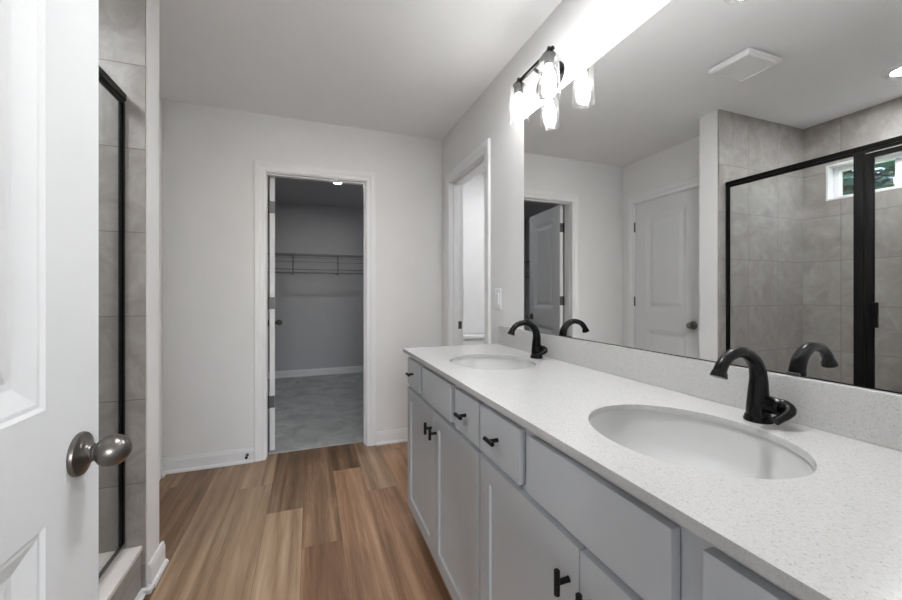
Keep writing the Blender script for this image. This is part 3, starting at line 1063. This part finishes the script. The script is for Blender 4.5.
# ------------------------------------------------------------------ closet wire shelf
sh = thing('wire_shelf', 'grey wire shelf with hanging rails and brackets on the closet back wall', 'shelf', (-0.2, 5.8, 1.70))
bm = bmesh.new()
zS = 1.705
X0, X1 = -1.49, 1.04
yF = 5.50
r_ = 0.0032
for y in (yF, yF + 0.10, yF + 0.20, 5.792):
    tube(bm, [(X0, y, zS), (X1, y, zS)], r_, 6)
tube(bm, [(X0, yF, zS - 0.052), (X1, yF, zS - 0.052)], r_, 6)
k = X0 + 0.01
while k < X1:
    tube(bm, [(k, yF, zS - 0.052), (k, yF, zS + 0.004), (k, 5.792, zS + 0.004)], 0.0014, 4)
    k += 0.0254
obj('wire_deck', bm, M['wire'], sh)
bm = bmesh.new()
tube(bm, [(X0, yF - 0.005, 1.452), (X1, yF - 0.005, 1.452)], 0.0095, 12)
tube(bm, [(X0, yF - 0.005, 1.497), (X1, yF - 0.005, 1.497)], 0.0065, 12)
tube(bm, [(X0, yF - 0.005, 1.597), (X1, yF - 0.005, 1.597)], 0.0035, 8)
obj('hanging_rod', bm, M['wire'], sh, True)
for x in (-0.208, 0.367):
    bm = bmesh.new()
    tube(bm, [(x, yF, zS - 0.002), (x, yF - 0.004, zS - 0.06), (x, yF - 0.005, 1.425)], 0.009, 8)
    tube(bm, [(x, yF - 0.005, 1.430), (x - 0.06, 5.795, 1.475)], 0.007, 8)
    tube(bm, [(x, yF, zS - 0.004), (x, 5.795, zS - 0.004)], 0.005, 8)
    obj('bracket', bm, M['wire'], sh)

# ------------------------------------------------------------------ toilet
tl = thing('toilet', 'white toilet in the room beyond the side doorway, only its tank showing', 'toilet', (1.58, 3.4, 0))
obj('tank', B((1.375, 1.785, 3.435, 3.612, 0.40, 0.728), bev=0.02, seg=3), M['porcelain'], tl, True)
obj('tank_lid', B((1.360, 1.800, 3.420, 3.617, 0.728, 0.765), bev=0.008, seg=3), M['porcelain'], tl, True)
bm = bmesh.new()
lathe(bm, [(0, 0), (0.115, 0), (0.11, 0.04), (0.095, 0.12), (0.11, 0.22), (0.16, 0.32), (0.185, 0.385), (0.185, 0.40), (0.14, 0.40), (0.12, 0.34), (0.06, 0.27), (0, 0.26)], Matrix.Translation((1.58, 3.17, 0)), 40, 1, 1.35)
box(bm, 1.48, 1.68, 3.25, 3.60, 0.0, 0.40, 0.03)
obj('bowl', bm, M['porcelain'], tl, True)
bm = bmesh.new()
lathe(bm, [(0, 0.402), (0.19, 0.402), (0.192, 0.412), (0.185, 0.425), (0, 0.430)], Matrix.Translation((1.58, 3.17, 0)), 40, 1, 1.35)
obj('seat_lid', bm, M['porcelain'], tl, True)
bm = bmesh.new()
tube(bm, [(1.42, 3.436, 0.66), (1.42, 3.420, 0.66), (1.45, 3.417, 0.66), (1.50, 3.416, 0.655)], 0.006, 10)
obj('flush_lever', bm, M['nickel'], tl, True)

# ------------------------------------------------------------------ outside the shower window
struct('ground', B((-16, SXB - 0.17, -8, 14, -0.4, -0.3)), M['grass'], 'lawn outside the shower window', 'ground')


def tree(loc, h, rad, mat, label, n=1500, seed=1, trunk_r=0.13, leaf=0.16, low=0.25):
    rn = random.Random(seed)
    t = thing('tree', label, 'tree', loc, 'trees outside the shower window')
    bm = bmesh.new()
    L = Vector(loc)
    tube(bm, [L + Vector((0, 0, 0)), L + Vector((.05, .03, h * .3)), L + Vector((-.04, .06, h * .6)), L + Vector((0, 0, h * .92))], [trunk_r, trunk_r * .8, trunk_r * .5, .02], 10)
    for i in range(9):
        z = h * (0.28 + 0.06 * i)
        an = i * 2.4
        e = Vector((math.cos(an), math.sin(an), 0.35)) * rad * 0.8
        tube(bm, [L + Vector((0, 0, z)), L + Vector((0, 0, z + .1)) + e * .5, L + Vector((0, 0, z + .1)) + e], [trunk_r * .35, trunk_r * .22, .01], 6)
    obj('trunk', bm, M['bark'], t, True, 'brown trunk and boughs')
    bm = bmesh.new()
    for i in range(n):
        u = rn.random()
        z = h * (low + (1 - low) * u)
        env = rad * math.sin(PI * (0.12 + 0.88 * (1 - u) * 0.95)) ** 0.7
        an = rn.uniform(0, 2 * PI)
        rr_ = env * math.sqrt(rn.uniform(0.12, 1))
        c = L + Vector((rr_ * math.cos(an), rr_ * math.sin(an), z))
        R = Matrix.Rotation(rn.uniform(0, 2 * PI), 3, 'Z') @ Matrix.Rotation(rn.uniform(-1.2, 1.2), 3, 'X')
        s = leaf * rn.uniform(.6, 1.2)
        vs = [bm.verts.new(c + R @ Vector(p) * s) for p in ((-.5, 0, 0), (0, -.28, .06), (.5, 0, 0), (0, .28, .06))]
        bm.faces.new(vs)
    obj('foliage', bm, mat, t)


tree((-5.6, 3.4, -0.3), 5.2, 1.5, M['leaf2'], 'dense blue-green tree seen through the left shower window pane', 5000, 1, leaf=0.24)
tree((-5.0, 0.55, -0.3), 4.6, 1.0, M['leaf'], 'bright green tree seen through the right shower window pane', 3600, 2, leaf=0.22)
tree((-8.8, 2.2, -0.3), 5.5, 1.7, M['soil'], 'russet-leaved tree farther off behind the green trees', 4500, 3, leaf=0.3)
tree((-6.4, -2.8, -0.3), 5.0, 1.8, M['leaf'], 'green tree at the far right outside the shower window', 1800, 4)
